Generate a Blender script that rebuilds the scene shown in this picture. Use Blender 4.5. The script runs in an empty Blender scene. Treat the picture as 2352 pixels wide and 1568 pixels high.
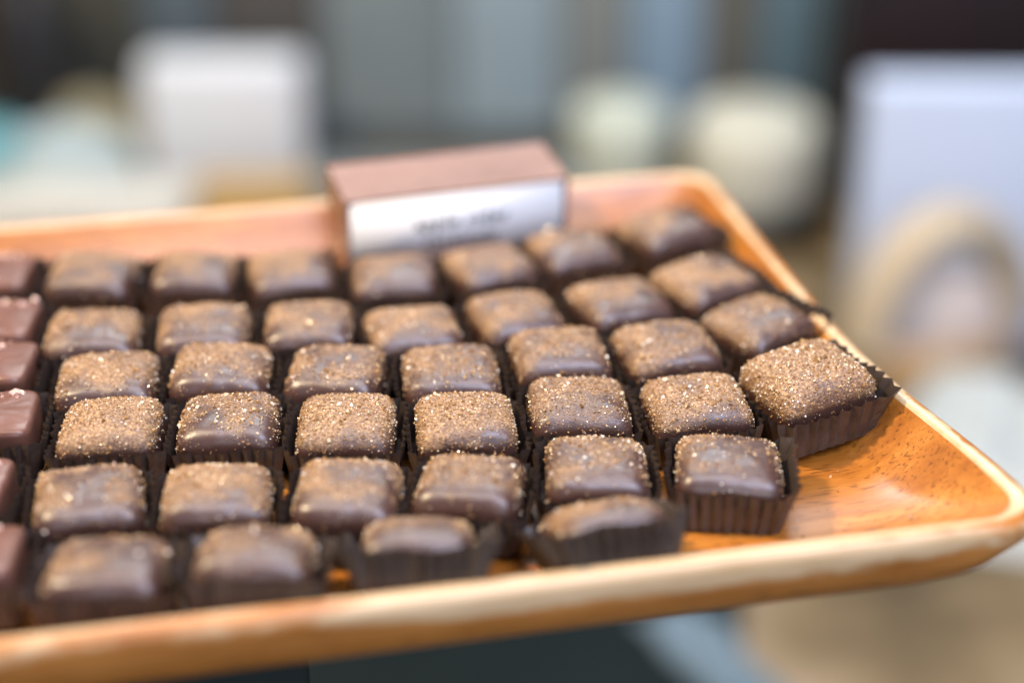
import bpy, math, random
import numpy as np
from mathutils import Vector, Matrix, Euler, noise as mnoise

# ------------------------------------------------------------------ camera, world, lamps
random.seed(7); RNG = np.random.default_rng(7)
SC = bpy.context.scene
COL = SC.collection
MM = 0.001
F_PX, PW, PH = 4050.0, 2352.0, 1568.0          # pinhole of the photograph
PITCH, YAW = math.radians(27.0), math.radians(11.9)
FW = np.array([math.sin(YAW)*math.cos(PITCH), math.cos(YAW)*math.cos(PITCH), -math.sin(PITCH)])
RT = np.array([math.cos(YAW), -math.sin(YAW), 0.0])
UP = np.cross(RT, FW)
FH = np.array([math.sin(YAW), math.cos(YAW), 0.0])
CAM = np.array([-78.45, -437.0, 272.4])         # millimetres, tray frame

def ray(x, y): return RT*(x-PW/2)/F_PX + UP*(PH/2-y)/F_PX + FW
def bp(x, y, z):
    r = ray(x, y); return CAM + r*(z-CAM[2])/r[2]

cd = bpy.data.cameras.new('camera'); cam = bpy.data.objects.new('camera', cd); COL.objects.link(cam)
cd.sensor_width = 36.0; cd.lens = F_PX/PW*36.0
cd.clip_start = 0.01; cd.clip_end = 50
M3 = Matrix((RT, UP, -FW)).transposed()
cam.matrix_world = Matrix.Translation(Vector(CAM)*MM) @ M3.to_4x4()
cd.dof.use_dof = True; cd.dof.focus_distance = 0.521; cd.dof.aperture_fstop = 2.45; cd.dof.aperture_blades = 0
SC.camera = cam

w = bpy.data.worlds.new('World'); SC.world = w; w.use_nodes = True
bg = w.node_tree.nodes['Background']
bg.inputs[0].default_value = (0.70, 0.80, 1.0, 1); bg.inputs[1].default_value = 0.22

def lamp(name, pos, target, size, energy, color, sy=None):
    l = bpy.data.lights.new(name, 'AREA'); l.energy = energy; l.color = color
    l.size = size
    if sy: l.shape = 'RECTANGLE'; l.size_y = sy
    o = bpy.data.objects.new(name, l); COL.objects.link(o)
    p = Vector(pos)*MM; o.location = p
    o.rotation_euler = (Vector(target)*MM - p).to_track_quat('-Z', 'Y').to_euler()
    return o
lamp('warm_shop_lamp', (-800, 130, 1180), (60, 20, 0), 0.14, 30.0, (1.0, 0.77, 0.48))
lamp('window_light', (420, -900, 1250), (20, 20, 0), 0.8, 24.0, (0.72, 0.77, 1.0))
lamp('shop_front_light', (-60, -1500, 420), (0, 0, 0), 0.9, 5.5, (0.80, 0.86, 1.0), 0.5)
lamp('overhead_panel', (60, -60, 1500), (20, 30, 0), 0.8, 15.0, (0.93, 0.90, 1.0))
lamp('background_fill_light', (350, 1500, 1300), (200, 950, -400), 1.1, 38.0, (0.92, 0.97, 1.0))  # added fill, brightens the background objects; no source in view

SC.view_settings.view_transform = 'Standard'; SC.view_settings.look = 'None'
SC.view_settings.exposure = 0.08; SC.view_settings.gamma = 1.0
SC.cycles.use_denoising = True
SC.cycles.max_bounces = 8

# ------------------------------------------------------------------ helpers
def np_mesh(name, verts, faces=None, quads=None, smooth=True, scale=MM):
    me = bpy.data.meshes.new(name)
    v = np.asarray(verts, dtype=np.float32)*scale
    if quads is not None:
        q = np.asarray(quads, dtype=np.int32); n = len(q)
        me.vertices.add(len(v)); me.vertices.foreach_set('co', v.ravel())
        me.loops.add(n*4); me.loops.foreach_set('vertex_index', q.ravel())
        me.polygons.add(n); me.polygons.foreach_set('loop_start', np.arange(0, n*4, 4, dtype=np.int32))
        me.update(calc_edges=True); me.validate()
    else:
        me.from_pydata([tuple(p) for p in v.tolist()], [], faces); me.update()
    me.polygons.foreach_set('use_smooth', np.full(len(me.polygons), smooth))
    return me

def link(name, me, mat=None, parent=None, label=None, cat=None, group=None, kind=None):
    o = bpy.data.objects.new(name, me); COL.objects.link(o)
    if mat is not None:
        me.materials.clear(); me.materials.append(mat)
    if parent is not None: o.parent = parent
    if label: o['label'] = label
    if cat: o['category'] = cat
    if group: o['group'] = group
    if kind: o['kind'] = kind
    return o

def empty(name, pos, rz, label, cat, group=None):
    o = bpy.data.objects.new(name, None); COL.objects.link(o); o.empty_display_size = 0.01
    o.location = Vector(pos)*MM; o.rotation_euler = (0, 0, rz)
    o['label'] = label; o['category'] = cat
    if group: o['group'] = group
    return o

def lathe(prof, n=48, sx=1, sy=1):
    """prof: list of (r, z); closed at both ends when r = 0"""
    vs, fs = [], []
    for r, z in prof:
        for k in range(n):
            a = 2*math.pi*k/n; vs.append((r*math.cos(a)*sx, r*math.sin(a)*sy, z))
    for i in range(len(prof)-1):
        for k in range(n):
            k2 = (k+1) % n; fs.append((i*n+k, i*n+k2, (i+1)*n+k2, (i+1)*n+k))
    fs.append(tuple(range(n))[::-1]); fs.append(tuple((len(prof)-1)*n+k for k in range(n)))
    return vs, fs

def rbox(sx, sy, sz, r=2.0, seg=3):
    """box resting on z=0, softly rounded"""
    import bmesh
    bm = bmesh.new(); bmesh.ops.create_cube(bm, size=1)
    for v in bm.verts: v.co = Vector((v.co.x*sx, v.co.y*sy, (v.co.z+.5)*sz))
    if r: bmesh.ops.bevel(bm, geom=bm.edges[:], offset=r, segments=seg, profile=.5, affect='EDGES')
    for v in bm.verts: v.co *= MM
    me = bpy.data.meshes.new('box'); bm.to_mesh(me); bm.free()
    for p in me.polygons: p.use_smooth = seg > 2
    return me

class NT:
    def __init__(s, name):
        s.m = bpy.data.materials.new(name); s.m.use_nodes = True; s.t = s.m.node_tree
        s.b = s.t.nodes['Principled BSDF']
    def n(s, typ, **kw):
        nd = s.t.nodes.new(typ)
        for k, v in kw.items():
            if k.startswith('i_'): nd.inputs[int(k[2:]) if k[2:].isdigit() else k[2:].replace('_', ' ')].default_value = v
            else: setattr(nd, k, v)
        return nd
    def l(s, a, b): s.t.links.new(a, b)
    def ramp(s, src, stops, interp='LINEAR'):
        r = s.n('ShaderNodeValToRGB'); r.color_ramp.interpolation = interp
        e = r.color_ramp.elements
        while len(e) < len(stops): e.new(.5)
        for el, (p, c) in zip(e, stops):
            el.position = p; el.color = (*c, 1) if len(c) == 3 else c
        s.l(src, r.inputs[0]); return r.outputs[0]
    def math(s, op, a, b=None, c=None, clamp=False):
        nd = s.n('ShaderNodeMath', operation=op, use_clamp=clamp)
        for i, v in enumerate((a, b, c)):
            if v is None: continue
            if isinstance(v, (int, float)): nd.inputs[i].default_value = v
            else: s.l(v, nd.inputs[i])
        return nd.outputs[0]
    def mix(s, fac, a, b, blend='MIX'):
        nd = s.n('ShaderNodeMix', data_type='RGBA', blend_type=blend)
        for i, v in ((0, fac), (6, a), (7, b)):
            if isinstance(v, (int, float)): nd.inputs[i].default_value = v
            elif isinstance(v, tuple): nd.inputs[i].default_value = (*v, 1)
            else: s.l(v, nd.inputs[i])
        return nd.outputs[2]
    def noise(s, vec, scale, detail=3, rough=.5):
        nd = s.n('ShaderNodeTexNoise'); nd.inputs['Scale'].default_value = scale
        nd.inputs['Detail'].default_value = detail; nd.inputs['Roughness'].default_value = rough
        s.l(vec, nd.inputs['Vector']); return nd.outputs[0]
    def coords(s, scale=(1, 1, 1), rand=False):
        tc = s.n('ShaderNodeTexCoord'); mp = s.n('ShaderNodeMapping'); mp.inputs['Scale'].default_value = scale
        s.l(tc.outputs['Object'], mp.inputs[0])
        if rand:
            oi = s.n('ShaderNodeObjectInfo'); cb = s.n('ShaderNodeCombineXYZ')
            for i in range(3): s.l(oi.outputs['Random'], cb.inputs[i])
            vm = s.n('ShaderNodeVectorMath', operation='MULTIPLY'); s.l(cb.outputs[0], vm.inputs[0]); vm.inputs[1].default_value = (3, 7, 5)
            s.l(vm.outputs[0], mp.inputs['Location'])
        return mp.outputs[0]
    def bump(s, h, strength, dist):
        b = s.n('ShaderNodeBump'); b.inputs['Strength'].default_value = strength; b.inputs['Distance'].default_value = dist
        s.l(h, b.inputs['Height']); s.l(b.outputs[0], s.b.inputs['Normal'])

def plain(name, c1, c2=None, rough=.6, scale=8, spec=.4, stretch=(1, 1, 1)):
    m = NT(name); m.b.inputs['Roughness'].default_value = rough; m.b.inputs['Specular IOR Level'].default_value = spec
    c2 = c2 or tuple(x*.85 for x in c1)
    m.l(m.ramp(m.noise(m.coords(stretch), scale, 4), [(.3, c1), (.7, c2)]), m.b.inputs['Base Color'])
    return m.m

# ------------------------------------------------------------------ materials
def mat_chocolate():
    m = NT('dark_chocolate'); co = m.coords(rand=True)
    at = m.n('ShaderNodeAttribute', attribute_name='dust').outputs['Fac']
    fine = m.noise(co, 1500, 3, .65); mid = m.noise(co, 330, 3, .55)
    th = m.math('ADD', m.math('MULTIPLY', fine, .62), m.math('MULTIPLY', mid, .38))
    mask = m.math('MULTIPLY_ADD', m.math('SUBTRACT', m.math('ADD', at, th), 1.05), 2.1, .5, clamp=True)
    choc = m.ramp(m.noise(co, 160, 3), [(.3, (.048, .019, .0135)), (.7, (.068, .029, .021))])
    cin = m.ramp(m.noise(co, 1100, 2), [(.3, (.125, .060, .028)), (.5, (.27, .142, .060)), (.72, (.56, .35, .16))])
    m.l(m.mix(m.math('MULTIPLY', mask, .82), choc, cin), m.b.inputs['Base Color'])
    m.l(m.math('MULTIPLY_ADD', mask, .22, .38), m.b.inputs['Roughness'])
    m.b.inputs['Specular IOR Level'].default_value = .9
    h = m.math('ADD', m.math('MULTIPLY', m.math('MULTIPLY', fine, mask), 1.0), m.math('MULTIPLY', m.noise(co, 240, 2), .25))
    m.bump(h, .8, .00035)
    return m.m
def mat_milk():
    m = NT('milk_chocolate'); co = m.coords(rand=True)
    m.l(m.ramp(m.noise(co, 120, 3), [(.3, (.115, .050, .034)), (.7, (.15, .065, .045))]), m.b.inputs['Base Color'])
    m.b.inputs['Roughness'].default_value = .34; m.b.inputs['Specular IOR Level'].default_value = .5
    m.bump(m.noise(co, 260, 3), .3, .0003)
    return m.m
def mat_grain(name, stops, rough=.18):
    m = NT(name); g = m.n('ShaderNodeNewGeometry')
    m.l(m.ramp(g.outputs['Random Per Island'], stops), m.b.inputs['Base Color'])
    m.b.inputs['Roughness'].default_value = rough; m.b.inputs['Specular IOR Level'].default_value = .75
    m.b.inputs['Subsurface Weight'].default_value = 0.0
    return m.m
def mat_cup():
    m = NT('brown_glassine_paper'); co = m.coords(rand=True)
    m.l(m.ramp(m.noise(co, 300, 4), [(.3, (.036, .024, .018)), (.7, (.060, .042, .033))]), m.b.inputs['Base Color'])
    m.b.inputs['Roughness'].default_value = .42; m.b.inputs['Specular IOR Level'].default_value = .7
    m.bump(m.noise(co, 700, 3), .35, .0002)
    return m.m
def mat_wood(name, c_dark, c_mid, c_light, rough=.32, coat=.42):
    m = NT(name); co = m.coords((1, 5.5, 5.5))
    n1 = m.noise(co, 9, 5, .6); n2 = m.noise(m.coords((1, 9, 9)), 42, 4, .6)
    g = m.math('ADD', m.math('MULTIPLY', n1, .7), m.math('MULTIPLY', n2, .3))
    col = m.ramp(g, [(.33, c_dark), (.5, c_mid), (.68, c_light)])
    pore = m.ramp(m.noise(m.coords((1, 7, 7)), 150, 2, .5), [(.58, (0, 0, 0)), (.67, (1, 1, 1))])
    col = m.mix(m.math('MULTIPLY', pore, .65), col, tuple(x*.35 for x in c_dark))
    m.l(col, m.b.inputs['Base Color'])
    m.b.inputs['Roughness'].default_value = rough
    m.b.inputs['Coat Weight'].default_value = coat; m.b.inputs['Coat Roughness'].default_value = .26
    m.bump(n2, .12, .0006)
    return m
def mat_rim():
    # worn rim: pale sapwood showing through the orange finish in ragged patches
    m = NT('worn_rim_wood'); co = m.coords((1, 5, 5))
    at = m.n('ShaderNodeAttribute', attribute_name='wear').outputs['Fac']
    edge = m.noise(m.coords((.55, 1.6, 1.6)), 13, 7, .68); n2 = m.noise(co, 30, 4)
    mask = m.math('MULTIPLY_ADD', m.math('SUBTRACT', m.math('MULTIPLY_ADD', edge, 2.3, at), 1.55), 7.0, .5, clamp=True)
    pale = m.ramp(n2, [(.3, (.44, .29, .14)), (.7, (.60, .44, .26))])
    brown = m.ramp(n2, [(.3, (.28, .095, .012)), (.7, (.46, .19, .04))])
    m.l(m.mix(mask, brown, pale), m.b.inputs['Base Color'])
    m.b.inputs['Roughness'].default_value = .38; m.b.inputs['Coat Weight'].default_value = .2
    m.bump(n2, .15, .0006)
    return m.m

M_CHOC, M_MILK, M_CUP = mat_chocolate(), mat_milk(), mat_cup()
M_SUGAR = mat_grain('sugar_crystals', [(0, (.18, .088, .032)), (.5, (.36, .20, .08)), (.80, (.54, .36, .18)), (.93, (.78, .64, .46)), (1, (.90, .84, .76))])
M_SALT = mat_grain('salt_flakes', [(0, (.42, .23, .18)), (1, (.66, .46, .39))], .3)
M_TRAY = mat_wood('oiled_orange_wood', (.22, .065, .008), (.37, .130, .018), (.52, .22, .042)).m
M_RIM = mat_rim()

# ------------------------------------------------------------------ the setting: counter and wall
ZC = -400.0
def H(px, py, dz=0.0):
    """point on the counter seen at (px, py)"""
    return bp(px, py, ZC)
m = NT('stained_counter_wood')
n = m.noise(m.coords(), 7.0, 4, .55)
m.l(m.ramp(n, [(.34, (.05, .030, .008)), (.5, (.15, .105, .048)), (.66, (.26, .195, .12))]), m.b.inputs['Base Color'])
m.b.inputs['Roughness'].default_value = .55
co_v, co_f = [(-2500, -900, ZC), (2500, -900, ZC), (2500, 2500, ZC), (-2500, 2500, ZC),
              (-2500, -900, ZC-40), (2500, -900, ZC-40), (2500, 2500, ZC-40), (-2500, 2500, ZC-40)], \
             [(0, 1, 2, 3), (7, 6, 5, 4), (0, 4, 5, 1), (1, 5, 6, 2), (2, 6, 7, 3), (3, 7, 4, 0)]
link('counter', np_mesh('counter', co_v, co_f, smooth=False), m.m, kind='structure')

def heading(d, lateral, z):         # point d mm ahead of the camera, lateral mm to its right
    return CAM[:2].tolist() and (CAM[0]+FH[0]*d+RT[0]*lateral, CAM[1]+FH[1]*d+RT[1]*lateral, z)
DW = 1785.0
wallm = rbox(4600, 30, 1500, 0)
wo = link('wall', wallm, plain('blue_grey_wall_paint', (.17, .21, .23), (.15, .18, .19), .6, 5), kind='structure')
wo.location = Vector(heading(DW+90, 0, ZC))*MM; wo.rotation_euler = (0, 0, -YAW)

def place_bg(name, px0, px1, ybase, ytop, depth, matl, label, cat, r=4, rz=0.0, build=None, group=None, extra_h=0):
    """box-like thing standing on the counter: picture extent gives its real width and height"""
    depth *= 1.5; xc = (px0+px1)/2; p = H(xc, ybase); k = (p-CAM) @ FW
    wd = (px1-px0)/F_PX*k
    dh = (p-CAM) @ FH + depth*.85
    rt_ = ray(xc, ytop); t = dh/(rt_ @ FH); ht = CAM[2]+rt_[2]*t - ZC + extra_h
    c = p + FH*depth/2
    if build: me = build(wd, depth, ht)
    else: me = rbox(wd, depth, ht, r)
    o = link(name, me, matl, None, label, cat, group)
    o.location = (c[0]*MM, c[1]*MM, ZC*MM); o.rotation_euler = (0, 0, -YAW+rz)
    return o, wd, ht

# panelled cabinet along the wall: carcass plus tinted door panels
cab = empty('cabinet', heading(DW, 0, ZC), -YAW, 'low blue-grey cabinet with tinted door panels standing against the wall', 'cabinet')
link('carcass', rbox(2300, 60, 780, 2), plain('cabinet_grey', (.105, .135, .145), (.085, .105, .105), .5, 6), cab)
def k_at(d): return d/math.cos(PITCH)  # small-angle helper
for px0, px1, c in [(-60, 60, (.035, .028, .024)), (60, 330, (.045, .045, .032)), (340, 500, (.055, .085, .105)), (505, 740, (.055, .052, .046)),
                    (745, 1040, (.115, .155, .165)), (1045, 1290, (.15, .225, .265)), (1295, 1440, (.125, .145, .14)),
                    (1445, 1610, (.11, .20, .29)), (1612, 1735, (.075, .075, .06)), (1740, 1880, (.055, .115, .15))]:
    c = tuple((x*.72+sum(c)/3*.28)*1.95 for x in c)
    k = (DW-35)*1.043
    a, b = (px0-PW/2)/F_PX*k, (px1-PW/2)/F_PX*k
    pn = link('door_panel', rbox(b-a-2, 8, 720, 2), plain('panel_tint', c, tuple(x*.8 for x in c), .45, 9), cab)
    pn.location = ((a+b)/2*MM, -.0345, .03)

M_WHITE = plain('matt_white_card', (.72, .77, .82), (.68, .73, .78), .5)
M_CREAM = plain('cream_card', (.66, .65, .59), (.61, .61, .55), .5)
M_TAN = plain('tan_wood', (.50, .33, .12), (.42, .27, .09), .5, 12)
place_bg('white_box', 345, 705, 462, 118, 34, M_WHITE, 'white square box behind the tan crate', 'box', 10)
place_bg('steel_case', 712, 1335, 500, 380, 40, plain('brushed_grey_steel', (.21, .25, .27), (.17, .205, .22), .5), 'low blue-grey steel case behind the sign block', 'case', 4)
place_bg('tan_crate', 455, 722, 545, 402, 30, M_TAN, 'low tan wooden crate in front of the white square box', 'crate', 4, .04)
# cream cake board with a pale hump of bags and a teal tin behind it
place_bg('cream_box', -260, 430, 590, 412, 50, M_CREAM, 'long low cream carton beside the tan crate', 'carton', 6, -.03)
def hump(wd, dp, ht):
    v, f = lathe([(0.001, 0)] + [(wd/2*math.cos(a)**.6 if math.cos(a) > 0 else .001, ht*math.sin(a)) for a in np.linspace(0, math.pi/2*.97, 9)], 40, 1, dp/wd)
    v = [(x*(1+.06*mnoise.noise((x*.03, y*.03, 1))), y, z*(1+.12*mnoise.noise((x*.025, y*.02, 4)))) for x, y, z in v]
    return np_mesh('hump', v, f)
place_bg('paper_bag', -30, 330, 520, 268, 45, plain('pale_blue_paper', (.40, .50, .52), (.36, .44, .45), .6), 'pale blue-grey crumpled paper bag behind the long cream carton', 'bag', build=hump)
place_bg('teal_tin', -150, 45, 525, 285, 45, plain('teal_enamel', (.16, .44, .50), (.20, .5, .56), .35), 'teal tin beside the pale blue-grey paper bag', 'tin',
         build=lambda a, b, h: np_mesh('tin', *lathe([(a/2-2, 0), (a/2, 2), (a/2, h-14), (a/2+1.5, h-14), (a/2+1.5, h-2), (a/2-1, h)], 40)))
place_bg('olive_sack', 30, 380, 472, 205, 40, plain('olive_sackcloth', (.22, .20, .12), (.27, .24, .15), .8), 'olive-tan sack slumped behind the pale blue-grey paper bag', 'sack', build=hump)
place_bg('black_canister', 20, 185, 462, -60, 40, plain('black_plastic', (.012, .012, .013), (.02, .019, .018), .4), 'tall black canister against the dark cabinet door', 'canister',
         build=lambda a, b, h: np_mesh('can', *lathe([(a/2-3, 0), (a/2, 3), (a/2, h*.8), (a*.42, h*.84), (a*.42, h), (a*.36, h+3)], 40)))
# pale cups
cupprof = lambda a, b, h: np_mesh('cupb', *lathe([(a*.42, 0), (a*.44, 3), (a*.49, h*.6), (a*.5, h*.86), (a*.46, h*.95), (a*.36, h)], 48))
place_bg('candle_jar', 1315, 1535, 500, 212, 60, plain('pale_green_glaze', (.54, .60, .50), (.58, .63, .54), .35), 'round-shouldered pale green jar just beyond the tray', 'jar', build=cupprof)
place_bg('canister_stand', 1600, 1930, 585, 500, 75, M_TAN, 'tan wooden block under the cream canister', 'block', 5)
def can2(a, b, h):
    return np_mesh('can2', *lathe([(a*.45, 0), (a*.48, 3), (a*.5, h*.3), (a*.5, h*.8), (a*.47, h*.93), (a*.38, h)], 48))
canister, cw, chh = place_bg('cream_canister', 1585, 1890, 520, 225, 75, plain('cream_glaze', (.58, .58, .46), (.64, .64, .55), .35), 'large cream canister standing on the tan wooden block', 'canister', build=can2)
# white carton at the right with a dark machine behind it
place_bg('white_carton', 1945, 2560, 800, 172, 22, plain('cool_white_card', (.56, .66, .84), (.53, .63, .81), .5), 'tall bluish-white carton behind the tan handled basket', 'carton', 3)
place_bg('dark_machine', 1905, 2700, 480, -160, 30, plain('black_maroon_enamel', (.010, .006, .008), (.016, .006, .007), .45), 'black-maroon machine looming behind the tall bluish-white carton', 'machine', 6)

# basket with an arched handle in front of the white carton
bp0 = H(2135, 900); kb = (bp0-CAM) @ FW
bw = 410/F_PX*kb
bk = empty('handled_basket', (bp0[0], bp0[1], ZC), -YAW+.4, 'tan basket with an arched handle holding a wrapped parcel', 'basket')
v, f = lathe([(bw*.36, 0), (bw*.40, 2), (bw*.46, 39), (bw*.49, 60), (bw*.46, 61), (bw*.44, 42), (bw*.36, 9)], 48, 1, .6)
link('basket_body', np_mesh('bb', v, f), plain('orange_tan_wicker', (.50, .33, .17), (.44, .29, .15), .6, 60), bk)
tv, tf = [], []
for i in range(33):
    a = math.pi*i/32; cx, cz = math.cos(a)*bw*.47, 54+math.sin(a)*92
    for j in range(10):
        b = 2*math.pi*j/10; rr = 15.0
        tv.append((cx+math.cos(a)*rr*math.cos(b), rr*1.5*math.sin(b), cz+math.sin(a)*rr*math.cos(b)))
for i in range(32):
    for j in range(10): tf.append((i*10+j, i*10+(j+1) % 10, (i+1)*10+(j+1) % 10, (i+1)*10+j))
link('handle', np_mesh('bh', tv, tf), plain('tan_handle', (.50, .42, .30), (.47, .38, .25), .6), bk)
pb = link('parcel', hump(bw*.8, bw*.42, 92), plain('lilac_white_paper', (.56, .51, .49), (.52, .45, .40), .6), None, 'lilac-white wrapped parcel sitting in the tan basket', 'parcel')
pb.location = (bp0[0]*MM, bp0[1]*MM, (ZC+18)*MM); pb.rotation_euler = (0, 0, -YAW)
# crumpled white cloth on the counter
def cloth(wd, dp, ht):
    n = 40; vs = []; fs = []
    for i in range(n+1):
        for j in range(n+1):
            x, y = (i/n-.5), (j/n-.5)
            e = max(0, 1-max(abs(x), abs(y))*2)
            z = ht*min(1, e*3)*(.65+.35*mnoise.noise((x*5, y*5, 2))+.12*mnoise.noise((x*14, y*12, 5)))
            vs.append((x*wd*(1+.1*mnoise.noise((y*4, 1, 0))), y*dp, max(.5, z)))
    for i in range(n):
        for j in range(n): a = i*(n+1)+j; fs.append((a, a+n+1, a+n+2, a+1))
    return np_mesh('cloth', vs, fs)
place_bg('folded_cloth', 2090, 2640, 1250, 960, 130, plain('white_linen', (.38, .43, .43), (.46, .49, .48), .8), 'crumpled white cloth on the counter in front of the basket', 'cloth', build=lambda a, b, h: cloth(a, 225, 56), rz=-.25)
place_bg('under_tray_shade', -420, 1745, 1760, 1405, 150, plain('under_tray_shade_teal', (.006, .010, .011), (.009, .014, .015), .9, spec=.1), 'dark teal slab added for the shade on the counter under the tray', 'slab', 2, build=lambda a, b, h: rbox(a, 225, 9, 2), rz=-.12)  # added slab: its dark colour stands in for shade below the tray
place_bg('blue_cloth', 1560, 1760, 1660, 1520, 60, plain('blue_grey_linen', (.13, .19, .24), (.10, .15, .19), .8), 'crumpled blue-grey cloth on the added dark slab under the tray', 'cloth', build=lambda a, b, h: cloth(a, 150, 26), rz=.5)
# dark riser that carries the tray
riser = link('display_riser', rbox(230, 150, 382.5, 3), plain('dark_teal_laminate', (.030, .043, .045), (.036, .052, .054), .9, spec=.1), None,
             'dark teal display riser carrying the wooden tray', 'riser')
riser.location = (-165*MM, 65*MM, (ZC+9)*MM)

# ------------------------------------------------------------------ the tray
XL, XR, YF, YB = -268.0, 127.0, -73.0, 182.0       # inner lip
XC, YC = (XL+XR)/2, (YF+YB)/2
NS, NA = 26, 12
def outline(inset, r):
    hx, hy = (XR-XL)/2-inset, (YB-YF)/2-inset
    pts = []
    for cx, cy, a0 in ((1, -1, -90), (1, 1, 0), (-1, 1, 90), (-1, -1, 180)):
        for k in range(NA+1):
            a = math.radians(a0+90*k/NA); pts.append((cx*(hx-r)+r*math.cos(a), cy*(hy-r)+r*math.sin(a)))
        nx = {(1, -1): (hx, hy-r), (1, 1): (-(hx-r), hy), (-1, 1): (-hx, -(hy-r)), (-1, -1): (hx-r, -hy)}[(cx, cy)]
        p0 = pts[-1]
        for k in range(1, NS): pts.append((p0[0]+(nx[0]-p0[0])*k/NS, p0[1]+(nx[1]-p0[1])*k/NS))
    out = []
    for x, y in pts:
        s = min(1, max(0, (45-(y+YC))/120)); s = s*s*(3-2*s)
        sx = math.copysign(abs(x)/(XR-XC), x)
        out.append((XC+x+14*s*sx*abs(sx), YC+y))
    return out
RIMZ = 16.0
def slope_z(d): # height of the inner slope d mm inside the lip
    t = max(0, min(1, (21-d)/21)); return RIMZ*t**1.7
lev_in = [(120, 8, 0), (60, 20, 0), (26, 34, 0)] + [(d, 12+(34-12)*d/26, slope_z(d)) for d in (22, 18, 14, 10, 7, 4, 2, .6)]
lev_rim = [(.6, 12.3, slope_z(.6)), (-.2, 12, RIMZ+.1), (-1.2, 12, RIMZ+.45), (-3.0, 12.5, RIMZ+.3), (-4.4, 13, RIMZ-.7), (-5.2, 14, RIMZ-2.4), (-5.5, 16, RIMZ-5), (-5.3, 19, RIMZ-8), (-4.4, 22, RIMZ-11)]
lev_out = [(-4.4, 22, RIMZ-11), (-3, 25, RIMZ-15), (0, 30, RIMZ-18.5), (5, 36, RIMZ-21.5), (12, 40, RIMZ-23.5), (24, 40, RIMZ-24.3), (120, 6, RIMZ-24.3)]
def tray_sheet(levels, caps):
    vs, fs = [], []; n = None
    for ins, r, z in levels:
        o = outline(ins, r); n = len(o)
        for i, (x, y) in enumerate(o): vs.append((x, y, z+.35*mnoise.noise((x*.02, y*.02, z*.1))*(1 if z > 2 else 0)))
    for a in range(len(levels)-1):
        for k in range(n): fs.append((a*n+k, a*n+(k+1) % n, (a+1)*n+(k+1) % n, (a+1)*n+k))
    if 0 in caps: fs.append(tuple(range(n)))
    if 1 in caps: fs.append(tuple((len(levels)-1)*n+k for k in reversed(range(n))))
    return vs, fs, n
tray = empty('wooden_tray', (XC, YC, -8.3), 0, 'orange-brown wooden tray with a worn pale rim, full of chocolates', 'tray')
off = Vector((XC, YC, -8.3))
def sub(vs): return [(x-off.x, y-off.y, z-off.z) for x, y, z in vs]
v, f, n = tray_sheet(lev_in, (0,)); tb = link('dished_floor', np_mesh('tf', sub(v), f), M_TRAY, tray)
v, f, n = tray_sheet(lev_rim, ()); me = np_mesh('tr', sub(v), f)
wear = me.attributes.new('wear', 'FLOAT', 'POINT')
wv = [.55, .85, .50, .22, .34, .42, .28, .05, -.3]
wear.data.foreach_set('value', np.repeat(np.array(wv, dtype=np.float32), n))
link('rim', me, M_RIM, tray)
v, f, n = tray_sheet(lev_out, (1,)); link('underside', np_mesh('tu', sub(v), f), mat_wood('underside_wood', (.25, .078, .008), (.38, .14, .014), (.48, .20, .03), .4, .2).m, tray)

# ------------------------------------------------------------------ the sign block
SW, SD, SH = 83.0, 32.5, 32.5
sg = empty('sign_block', (24.0, 143.5, 1.6), math.radians(5.0), 'brown wooden sign block with a white card reading apple cider caramels', 'sign')
sg.rotation_euler = (math.radians(3), 0, math.radians(5.0)); sg.rotation_mode = 'XYZ'
M_SIGN = mat_wood('walnut_block', (.17, .085, .062), (.25, .14, .108), (.32, .185, .15), .42, .15).m
hw = SW/2; t = 1.6; rcs = 1.2
bv = [(-hw, 0, 0), (hw, 0, 0), (hw, 0, SH), (-hw, 0, SH), (-hw, SD, 0), (hw, SD, 0), (hw, SD, SH), (-hw, SD, SH),
      (-hw+1.3, 0, 1.5), (hw-t, 0, 1.5), (hw-t, 0, SH-.9), (-hw+1.3, 0, SH-.9), (-hw+1.3, rcs, 1.5), (hw-t, rcs, 1.5), (hw-t, rcs, SH-.9), (-hw+1.3, rcs, SH-.9)]
bf = [(4, 7, 6, 5), (3, 2, 6, 7), (0, 4, 5, 1), (0, 3, 7, 4), (1, 5, 6, 2), (0, 1, 9, 8), (1, 2, 10, 9), (2, 3, 11, 10), (3, 0, 8, 11),
      (8, 9, 13, 12), (9, 10, 14, 13), (10, 11, 15, 14), (11, 8, 12, 15), (12, 13, 14, 15)]
link('block', np_mesh('sb', bv, bf, smooth=False), M_SIGN, sg)
cw_, ch_ = SW-t-1.3-.6, SH-3.2
card = link('card', rbox(cw_, .7, ch_, 0), plain('white_card', (.70, .72, .74), (.68, .70, .72), .6), sg)
card.location = ((1.3-t)/2*MM, (rcs-.42)*MM, 1.75*MM)
M_INK = plain('grey_ink', (.008, .01, .012), None, .6)
for txt, z, dx in (('apple cider', 16.3, 1.5), ('caramels', 8.6, 1.0)):
    cu = bpy.data.curves.new('lettering', 'FONT'); cu.body = txt; cu.size = 7.0*MM; cu.align_x = 'CENTER'; cu.space_character = 1.12; cu.extrude = .00004; cu.offset = .00014
    tmp = bpy.data.objects.new('tmp', cu); COL.objects.link(tmp)
    bpy.context.view_layer.update()
    me = bpy.data.meshes.new_from_object(tmp.evaluated_get(bpy.context.evaluated_depsgraph_get()))
    bpy.data.objects.remove(tmp)
    t_ = link('lettering', me, M_INK, card)
    t_.location = (dx*MM, -.0004, z*MM); t_.rotation_euler = (math.pi/2, 0, 0)

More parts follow.
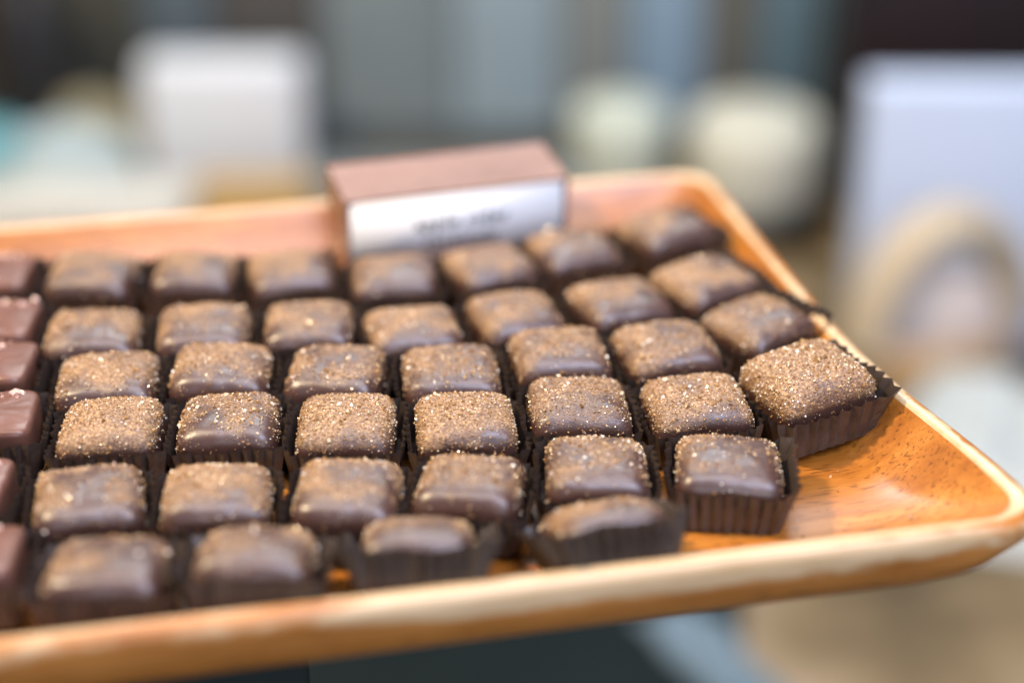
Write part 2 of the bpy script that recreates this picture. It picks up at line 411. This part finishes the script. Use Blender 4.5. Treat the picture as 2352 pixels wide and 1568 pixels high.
# ------------------------------------------------------------------ chocolates
def superell(a, p):
    c, s = math.cos(a), math.sin(a); r = (abs(c)**p+abs(s)**p)**(-1/p); return r*c, r*s
def catmull(pts, n):
    P = [pts[0]]+pts+[pts[-1]]; out = []
    for i in range(1, len(P)-2):
        for k in range(n):
            t = k/n; p0, p1, p2, p3 = (np.array(P[j]) for j in (i-1, i, i+1, i+2))
            out.append(.5*((2*p1)+(-p0+p2)*t+(2*p0-5*p1+4*p2-p3)*t*t+(-p0+3*p1-3*p2+p3)*t**3))
    out.append(np.array(pts[-1])); return out
PROF_DARK = catmull([(.02, 18.7), (.3, 18.5), (.55, 17.95), (.75, 17.1), (.88, 15.9), (.96, 14.0), (.995, 11.4), (1.0, 6), (.985, 2.2), (.95, .9), (.6, .7), (.02, .7)], 3)
PROF_MILK = catmull([(.02, 16.9), (.4, 16.8), (.8, 16.4), (.93, 15.9), (.98, 15.0), (1.0, 13.6), (1.0, 9), (1.0, 3), (.97, 1), (.6, .7), (.02, .7)], 3)
NANG = 72
ANG = [2*math.pi*(k+.5)/NANG for k in range(NANG)]
def choc_mesh(hx, hy, prof, p_edge, seed, bulge=1.0):
    vs = []
    for s, z in prof:
        pe = 3.8+(p_edge-3.8)*min(1, max(0, s))
        for a in ANG:
            x, y = superell(a, pe); x *= s*hx; y *= s*hy
            # cornered dome: corners droop a little lower
            if z > 9: zz = z - .9*(abs(x/hx)*abs(y/hy))**1.5*bulge + .28*mnoise.noise((x*.10+seed*3.1, y*.10, seed)) + .22*mnoise.noise((x*.35+seed, y*.35, seed*2))
            else: zz = z
            q = 1+.026*mnoise.noise((x*.09, y*.09, zz*.07+seed*5.3)) + .010*mnoise.noise((x*.3, y*.3, zz*.3+seed))
            vs.append((x*q, y*q, zz))
    n = NANG; fs = []
    for i in range(len(prof)-1):
        for k in range(n): fs.append((i*n+k, (i+1)*n+k, (i+1)*n+(k+1) % n, i*n+(k+1) % n))
    fs.append(tuple(range(n))); fs.append(tuple((len(prof)-1)*n+k for k in reversed(range(n))))
    return np_mesh('chocolate', vs, fs), np.array(vs)

CUBE = np.array([(-1, -1, -1), (1, -1, -1), (1, 1, -1), (-1, 1, -1), (-1, -1, 1), (1, -1, 1), (1, 1, 1), (-1, 1, 1)], dtype=float)*.5
CQ = np.array([(0, 3, 2, 1), (4, 5, 6, 7), (0, 1, 5, 4), (1, 2, 6, 5), (2, 3, 7, 6), (3, 0, 4, 7)])
def grains(P, size, flat=.75):
    """P (G,3) centres, size (G,) edge lengths: irregular little crystals"""
    G = len(P)
    q = RNG.normal(size=(G, 4)); q /= np.linalg.norm(q, axis=1)[:, None]
    a, b, c, d = q.T
    R = np.stack([1-2*(c*c+d*d), 2*(b*c-a*d), 2*(b*d+a*c), 2*(b*c+a*d), 1-2*(b*b+d*d), 2*(c*d-a*b), 2*(b*d-a*c), 2*(c*d+a*b), 1-2*(b*b+c*c)], 1).reshape(G, 3, 3)
    V = CUBE[None]*(1+RNG.uniform(-.35, .2, (G, 8, 1))) + RNG.uniform(-.12, .12, (G, 8, 3))
    V = V*(RNG.uniform(.65, 1.25, (G, 1, 3)))*size[:, None, None]
    V = np.einsum('gij,gvj->gvi', R, V) + P[:, None, :]
    Q = (CQ[None]+8*np.arange(G)[:, None, None]).reshape(-1, 4)
    return np_mesh('grains', V.reshape(-1, 3), quads=Q, smooth=False)

def dust_field(vs, nr, seed, level, bare):
    """how much cinnamon sugar lies at each vertex; the side away from the shaker stays bare"""
    out = np.zeros(len(vs))
    for i, (x, y, z) in enumerate(vs):
        n = mnoise.noise((x*.10+seed*9.7, y*.10+seed*4.1, seed)) + .5*mnoise.noise((x*.24+seed, y*.24, seed*2))
        top = min(1, max(0, (z-10.5)/3.5))
        g = .13 + (y*.010 - x*.008)
        out[i] = top*min(1, max(0, level - .08 + .42*n + g - bare*max(0, -(y+8))*.055))
    return out

def make_choc(M, lvl, ngr, seed, label, bare=.8, hx=14.6, hy=13.9, tall=1.0):
    prof = [(s, z*tall) for s, z in PROF_DARK]
    me, vs = choc_mesh(hx, hy, prof, 9.0, seed)
    d = dust_field(vs, len(prof), seed, lvl, bare)
    at = me.attributes.new('dust', 'FLOAT', 'POINT'); at.data.foreach_set('value', d.astype(np.float32))
    o = link('chocolate', me, M_CHOC, None, label, 'chocolate', 'sugared dark chocolates on the tray')
    o.matrix_world = M
    # crystals on the top and shoulders
    n = NANG; quads = []
    for i in range(len(prof)-1):
        if prof[i][1] < 9: break
        for k in range(n): quads.append((i*n+k, (i+1)*n+k, (i+1)*n+(k+1) % n, i*n+(k+1) % n))
    q = np.array(quads); A = vs[q]
    nrm = np.cross(A[:, 2]-A[:, 0], A[:, 3]-A[:, 1]); ar = np.linalg.norm(nrm, axis=1)/2; nrm /= (2*ar[:, None]+1e-9)
    dq = d[q].mean(1)
    wgt = ar*(np.clip(dq, 0, 1)**1.2+.06)
    idx = RNG.choice(len(q), ngr, p=wgt/wgt.sum())
    u, v = RNG.random(ngr), RNG.random(ngr)
    B = A[idx]
    P = (B[:, 0]*((1-u)*(1-v))[:, None]+B[:, 1]*(u*(1-v))[:, None]+B[:, 2]*(u*v)[:, None]+B[:, 3]*((1-u)*v)[:, None])
    size = np.clip(RNG.lognormal(-1.42, .5, ngr), .15, 1.1)
    P = P + nrm[idx]*(size*.22)[:, None]
    s = link('sugar_topping', grains(P, size), M_SUGAR, o, kind='stuff')
    return o

# pleated square paper cups
def make_cup(M, seed, label, pleat=1.0, flare=(0, 0, 0, 0), corner=(0, 0, 0, 0), hx=17.4, hy=16.6, ht=12.4, rise=(0, 0, 0, 0)):
    rs = random.Random(seed); NP = 36; n = NP*2; rings = [0, .06, .3, .55, .8, 1.0]
    def path(h1, h2, r):
        """n points round a rounded rectangle, by arc length, with outward normals"""
        segs = []
        st = (h1-r)*2, (h2-r)*2; arc = math.pi*r/2
        L = 2*st[0]+2*st[1]+4*arc; pts = []
        for k in range(n):
            s = (k+.5*0+rs_j[k])*L/n % L
            seq = [('l', st[0], (-(h1-r), -h2), (1, 0), (0, -1)), ('a', arc, (h1-r, -(h2-r)), -90), ('l', st[1], (h1, -(h2-r)), (0, 1), (1, 0)), ('a', arc, (h1-r, h2-r), 0),
                   ('l', st[0], (h1-r, h2), (-1, 0), (0, 1)), ('a', arc, (-(h1-r), h2-r), 90), ('l', st[1], (-h1, h2-r), (0, -1), (-1, 0)), ('a', arc, (-(h1-r), -(h2-r)), 180)]
            for e in seq:
                if s <= e[1]+1e-9:
                    if e[0] == 'l': pts.append((e[2][0]+e[3][0]*s, e[2][1]+e[3][1]*s, *e[4]))
                    else:
                        a = math.radians(e[3]+90*s/e[1]); pts.append((e[2][0]+r*math.cos(a), e[2][1]+r*math.sin(a), math.cos(a), math.sin(a)))
                    break
                s -= e[1]
        return pts
    rs_j = [rs.uniform(-.22, .22) for _ in range(n)]
    bot = path(15.2, 14.7, 3.5); top = path(hx, hy, 4.5)
    amp = [(1 if k % 2 else -1)*rs.uniform(.6, 1.25) for k in range(n)]
    vs = []
    for t in rings:
        for k in range(n):
            (x0, y0, nx0, ny0), (x1, y1, nx1, ny1) = bot[k], top[k]
            e = t**.85
            x, y = x0+(x1-x0)*e, y0+(y1-y0)*e; nx, ny = nx0+(nx1-nx0)*e, ny0+(ny1-ny0)*e
            a = amp[k]*(.25+.62*t)*pleat
            wv = 1.1*mnoise.noise((x1*.12, y1*.12, seed*1.7))*t*t
            # sides pushed open / corners drawn out:   order front, right, back, left / fr, br, bl, fl
            fl = max(0, -ny1)*flare[0]+max(0, nx1)*flare[1]+max(0, ny1)*flare[2]+max(0, -nx1)*flare[3]
            cx, cy = x1/hx, y1/hy
            cn = 0
            for (sx, sy), c in zip(((1, -1), (1, 1), (-1, 1), (-1, -1)), corner): cn += c*max(0, cx*sx)**3*max(0, cy*sy)**3
            dx = nx*(a+wv+fl*t*t)+cx*cn*t*t; dy = ny*(a+wv+fl*t*t)+cy*cn*t*t
            z = ht*t + t*t*(1.3*mnoise.noise((x1*.12+9, y1*.10, seed*2.3)) + .12*(k % 2)) + .25*t*cn + t*t*(max(0, -ny1)*rise[0]+max(0, nx1)*rise[1]+max(0, ny1)*rise[2]+max(0, -nx1)*rise[3])
            vs.append((x+dx, y+dy, max(0, z)))
    fs = []
    for i in range(len(rings)-1):
        for k in range(n): fs.append((i*n+k, i*n+(k+1) % n, (i+1)*n+(k+1) % n, (i+1)*n+k))
    fs.append(tuple(reversed(range(n))))
    o = link('paper_cup', np_mesh('cup', vs, fs, smooth=False), M_CUP, None, label, 'paper cup', 'brown pleated paper cups under the chocolates')
    o.matrix_world = M
    return o

ROWN = {'A': 'row along the near rim', 'B': 'second row from the near rim', 'C': 'third row from the near rim',
        'D': 'fourth row from the near rim', 'E': 'fifth row from the near rim', 'F': 'row nearest the sign'}
ORD = ['first', 'second', 'third', 'fourth', 'fifth', 'sixth', 'seventh']
# (x, y) of each top in the photograph, slope of its front edge, gold level, crystals, pitch (front raised), roll (right side raised), lift
D = {
 'A': [(245, 1272, -.03, .42, 500, 9, 0, 3), (590, 1246, .0, .50, 500, 13, 0, 4), (960, 1203, -.02, 0.42, 450, 25, 1, 4.5), (1380, 1156, -.15, 0.58, 450, 24, 4, 4.5)],
 'B': [(205, 1140, -.10, .42, 700, 0, 0, 0), (500, 1130, -.05, .62, 900, 0, 0, 0), (800, 1130, .02, .44, 700, 0, 0, 0), (1080, 1110, .07, .48, 800, 2, 0, 0), (1370, 1065, -.01, .46, 750, 0, 0, 0), (1675, 1060, .04, .34, 500, 0, 0, 0)],
 'C': [(255, 980, -.03, .88, 1100, 0, 0, 0), (525, 965, -.02, .46, 900, 0, 0, 0), (795, 970, 0, .78, 1200, 0, 0, 0), (1070, 970, -.05, .84, 1200, 0, 0, 0), (1330, 930, -.04, .50, 1000, 0, 0, 0), (1600, 925, -.07, .72, 1200, 0, 0, 0), (1852, 878, -.22, 1.0, 1900, 1, 8, 3.4)],
 'D': [(245, 860, -.05, .62, 850, 0, 0, 0), (510, 840, -.02, .58, 800, 0, 0, 0), (770, 845, .03, .48, 700, 0, 0, 0), (1035, 840, -.05, .56, 850, 0, 0, 0), (1285, 805, -.07, .50, 800, 0, 0, 0), (1530, 790, -.12, .56, 850, 0, 0, 0), (1740, 735, -.36, .50, 700, 0, 4, 1.5)],
 'E': [(215, 750, -.04, .50, 450, 0, 0, 0), (470, 745, -.04, .44, 400, 0, 0, 0), (710, 732, -.04, .50, 450, 0, 0, 0), (950, 742, -.10, .60, 500, 0, 0, 0), (1185, 715, -.15, .50, 450, 0, 0, 0), (1425, 682, -.16, .46, 350, 0, 0, 0), (1622, 642, -.28, .52, 450, 0, 2, .8)],
 'F': [(215, 637, 0, .46, 350, 0, 0, 0), (450, 632, -.02, .44, 350, 0, 0, 0), (668, 630, -.10, .42, 350, 0, 0, 0), (905, 640, -.05, .40, 350, 0, 0, 0), (1125, 620, -.18, .52, 350, 0, 0, 0), (1315, 582, -.17, .36, 300, 0, 0, 0), (1530, 547, -.23, .46, 350, 0, 1, .5)],
}
def pose(px, py, slope, pitch, roll, lift, ztop=13.5):
    c = bp(px, py, ztop+lift)
    a, b = bp(px-100, py-100*slope, ztop), bp(px+100, py+100*slope, ztop)
    rz = math.atan2(b[1]-a[1], b[0]-a[0])
    R = Matrix.Rotation(rz, 4, 'Z') @ Matrix.Rotation(math.radians(-pitch), 4, 'X') @ Matrix.Rotation(math.radians(-roll), 4, 'Y')
    top = R @ Vector((0, 0, ztop))
    return Matrix.Translation(Vector((c[0]-top.x, c[1]-top.y, .35+lift))*MM) @ R
SPECIAL = {('C', 6): 'golden sugar-crusted chocolate sitting alone at the bare wood corner end of its row',
           ('D', 6): 'sugared chocolate twisted askew with its brown cup standing open toward the tray end',
           ('A', 2): 'chocolate tipped back against the near rim showing a broad grey cup side',
           ('A', 3): 'chocolate tipped back at the near rim, its cup fanned out in pale pleats',
           ('B', 5): 'thinly sugared shiny chocolate nearest the bare wood, second row from the near rim'}
CUPFLARE = {('C', 6): dict(ht=12.0, flare=(.2, 2.2, .3, .6), corner=(2.6, .8, 0, 0), rise=(0, 1.2, 0, 0)),
            ('D', 6): dict(flare=(0, 1.6, 0, 0), corner=(.4, 0, 0, 0), rise=(0, 3.2, .6, 0)),
            ('A', 2): dict(pleat=1.5, ht=13.6, flare=(1.0, 2.6, 0, 2.0), corner=(2, 1, 0, 1), rise=(1, 2, 0, 1)), ('A', 3): dict(pleat=1.6, ht=13.6, flare=(1.0, 1.4, 0, 3.0), corner=(.5, 0, 0, 4), rise=(1, 1.5, 0, 0)),
            ('B', 5): dict(ht=12.8, flare=(0, 1.6, .2, .2), corner=(0, .6, 0, 0), rise=(0, 2, 0, 0)),
            ('E', 6): dict(flare=(0, 2.2, 0, 0), rise=(0, 3, 0, 0)), ('F', 6): dict(flare=(0, 1.8, 0, 0), rise=(0, 2, 0, 0)),
            ('A', 1): dict(ht=13.2, flare=(.6, 2.0, 0, 2.4)), ('A', 0): dict(ht=12.8, flare=(.4, 2.2, 0, 1.5))}
sd = 0
for rk, items in D.items():
    for i, (px, py, sl, lv, ng, pt, rl, lf) in enumerate(items):
        sd += 1; rr = random.Random(sd*13)
        pt += rr.uniform(-2, 2); rl += rr.uniform(-2.5, 2.5)
        py += {'A': 32 if i < 2 else -4, 'B': 8, 'C': 3, 'D': 14, 'E': 16, 'F': -5}[rk] - (6 if i == 6 else 0) + (9 if (rk, i) == ('C', 6) else 0)
        Mx = pose(px, py, sl, pt, rl, lf, 17.5 if pt > 18 else 13.5)
        if (rk, i) == ('C', 6): Mx = Mx @ Matrix.Scale(1.08, 4)
        n_ = ORD[i]
        lv -= {'C': 0, 'E': -.02, 'F': -.03}.get(rk, .04)  # rows E and F get extra dust, standing in for overhead sheen
        lab = SPECIAL.get((rk, i)) or f'sugar-dusted dark chocolate, {n_} from the milk chocolates in the {ROWN[rk]}'
        make_choc(Mx, lv, int(ng*1.7), sd*1.37, lab, rr.uniform(.6, 1.0), 14.8+rr.uniform(-.5, .5), 14.6+rr.uniform(-.5, .4), 1+rr.uniform(-.04, .06) + (.09 if (rk, i) == ('C', 6) else 0))
        cl = f'brown pleated cup under the {n_} sugared chocolate, {ROWN[rk]}'
        make_cup(Mx, sd, cl, **CUPFLARE.get((rk, i), {}))

# sugar that fell on the bare wood
G = 46
cx_, cy_ = RNG.uniform(70, 122, G), RNG.uniform(-62, -12, G)
cr = link('sugar_crumbs', grains(np.stack([cx_, cy_, np.array([max(slope_z(127-x), slope_z(y+73)) for x, y in zip(cx_, cy_)])+.16], 1), np.clip(RNG.lognormal(-1.2, .4, G), .15, .7)), M_SUGAR, None, 'loose sugar crystals fallen on the bare wood of the tray', 'sugar', kind='stuff')
# milk chocolates with salt, partly cut by the frame: right edge of each in the photograph
MILK = [('A', 45, 1300, 6, 2), ('B', 18, 1140, 0, 0), ('C', 84, 975, 0, 0), ('D', 76, 858, 0, 0), ('E', 84, 758, 0, 0), ('F', 72, 645, 0, 0)]
for j, (rk, ex, y, pt, lf) in enumerate(MILK):
    c = bp(ex, y, 12+lf); rz = math.radians(-9+random.Random(j).uniform(-3, 3))
    R = Matrix.Rotation(rz, 4, 'Z') @ Matrix.Rotation(math.radians(-pt), 4, 'X')
    ctr = Vector((c[0], c[1], 0)) - (R @ Vector((14.0, -1.5, 0)))
    Mx = Matrix.Translation(Vector((ctr.x, ctr.y, .35+lf))*MM) @ R
    me, vs = choc_mesh(13.9, 13.4, PROF_MILK, 9.0, 50+j*1.7, .3)
    o = link('milk_chocolate', me, M_MILK, None, f'salted milk chocolate at the head of the {ROWN[rk]}', 'chocolate', 'salted milk chocolates'); o.matrix_world = Mx
    G = 20
    P = np.stack([RNG.normal(1, 5.0, G), RNG.normal(8.5, 2.2, G)], 1); P = P[(abs(P[:, 0]) < 12.5) & (abs(P[:, 1]) < 12)]
    P = np.column_stack([P, np.full(len(P), 16.75)])
    link('salt_flakes', grains(P, np.clip(RNG.lognormal(.0, .45, len(P)), .4, 2.2)), M_SALT, o, kind='stuff')
    make_cup(Mx, 90+j, f'pleated cup under the milk chocolate heading the {ROWN[rk]}', hx=17.2, hy=16, ht=13)
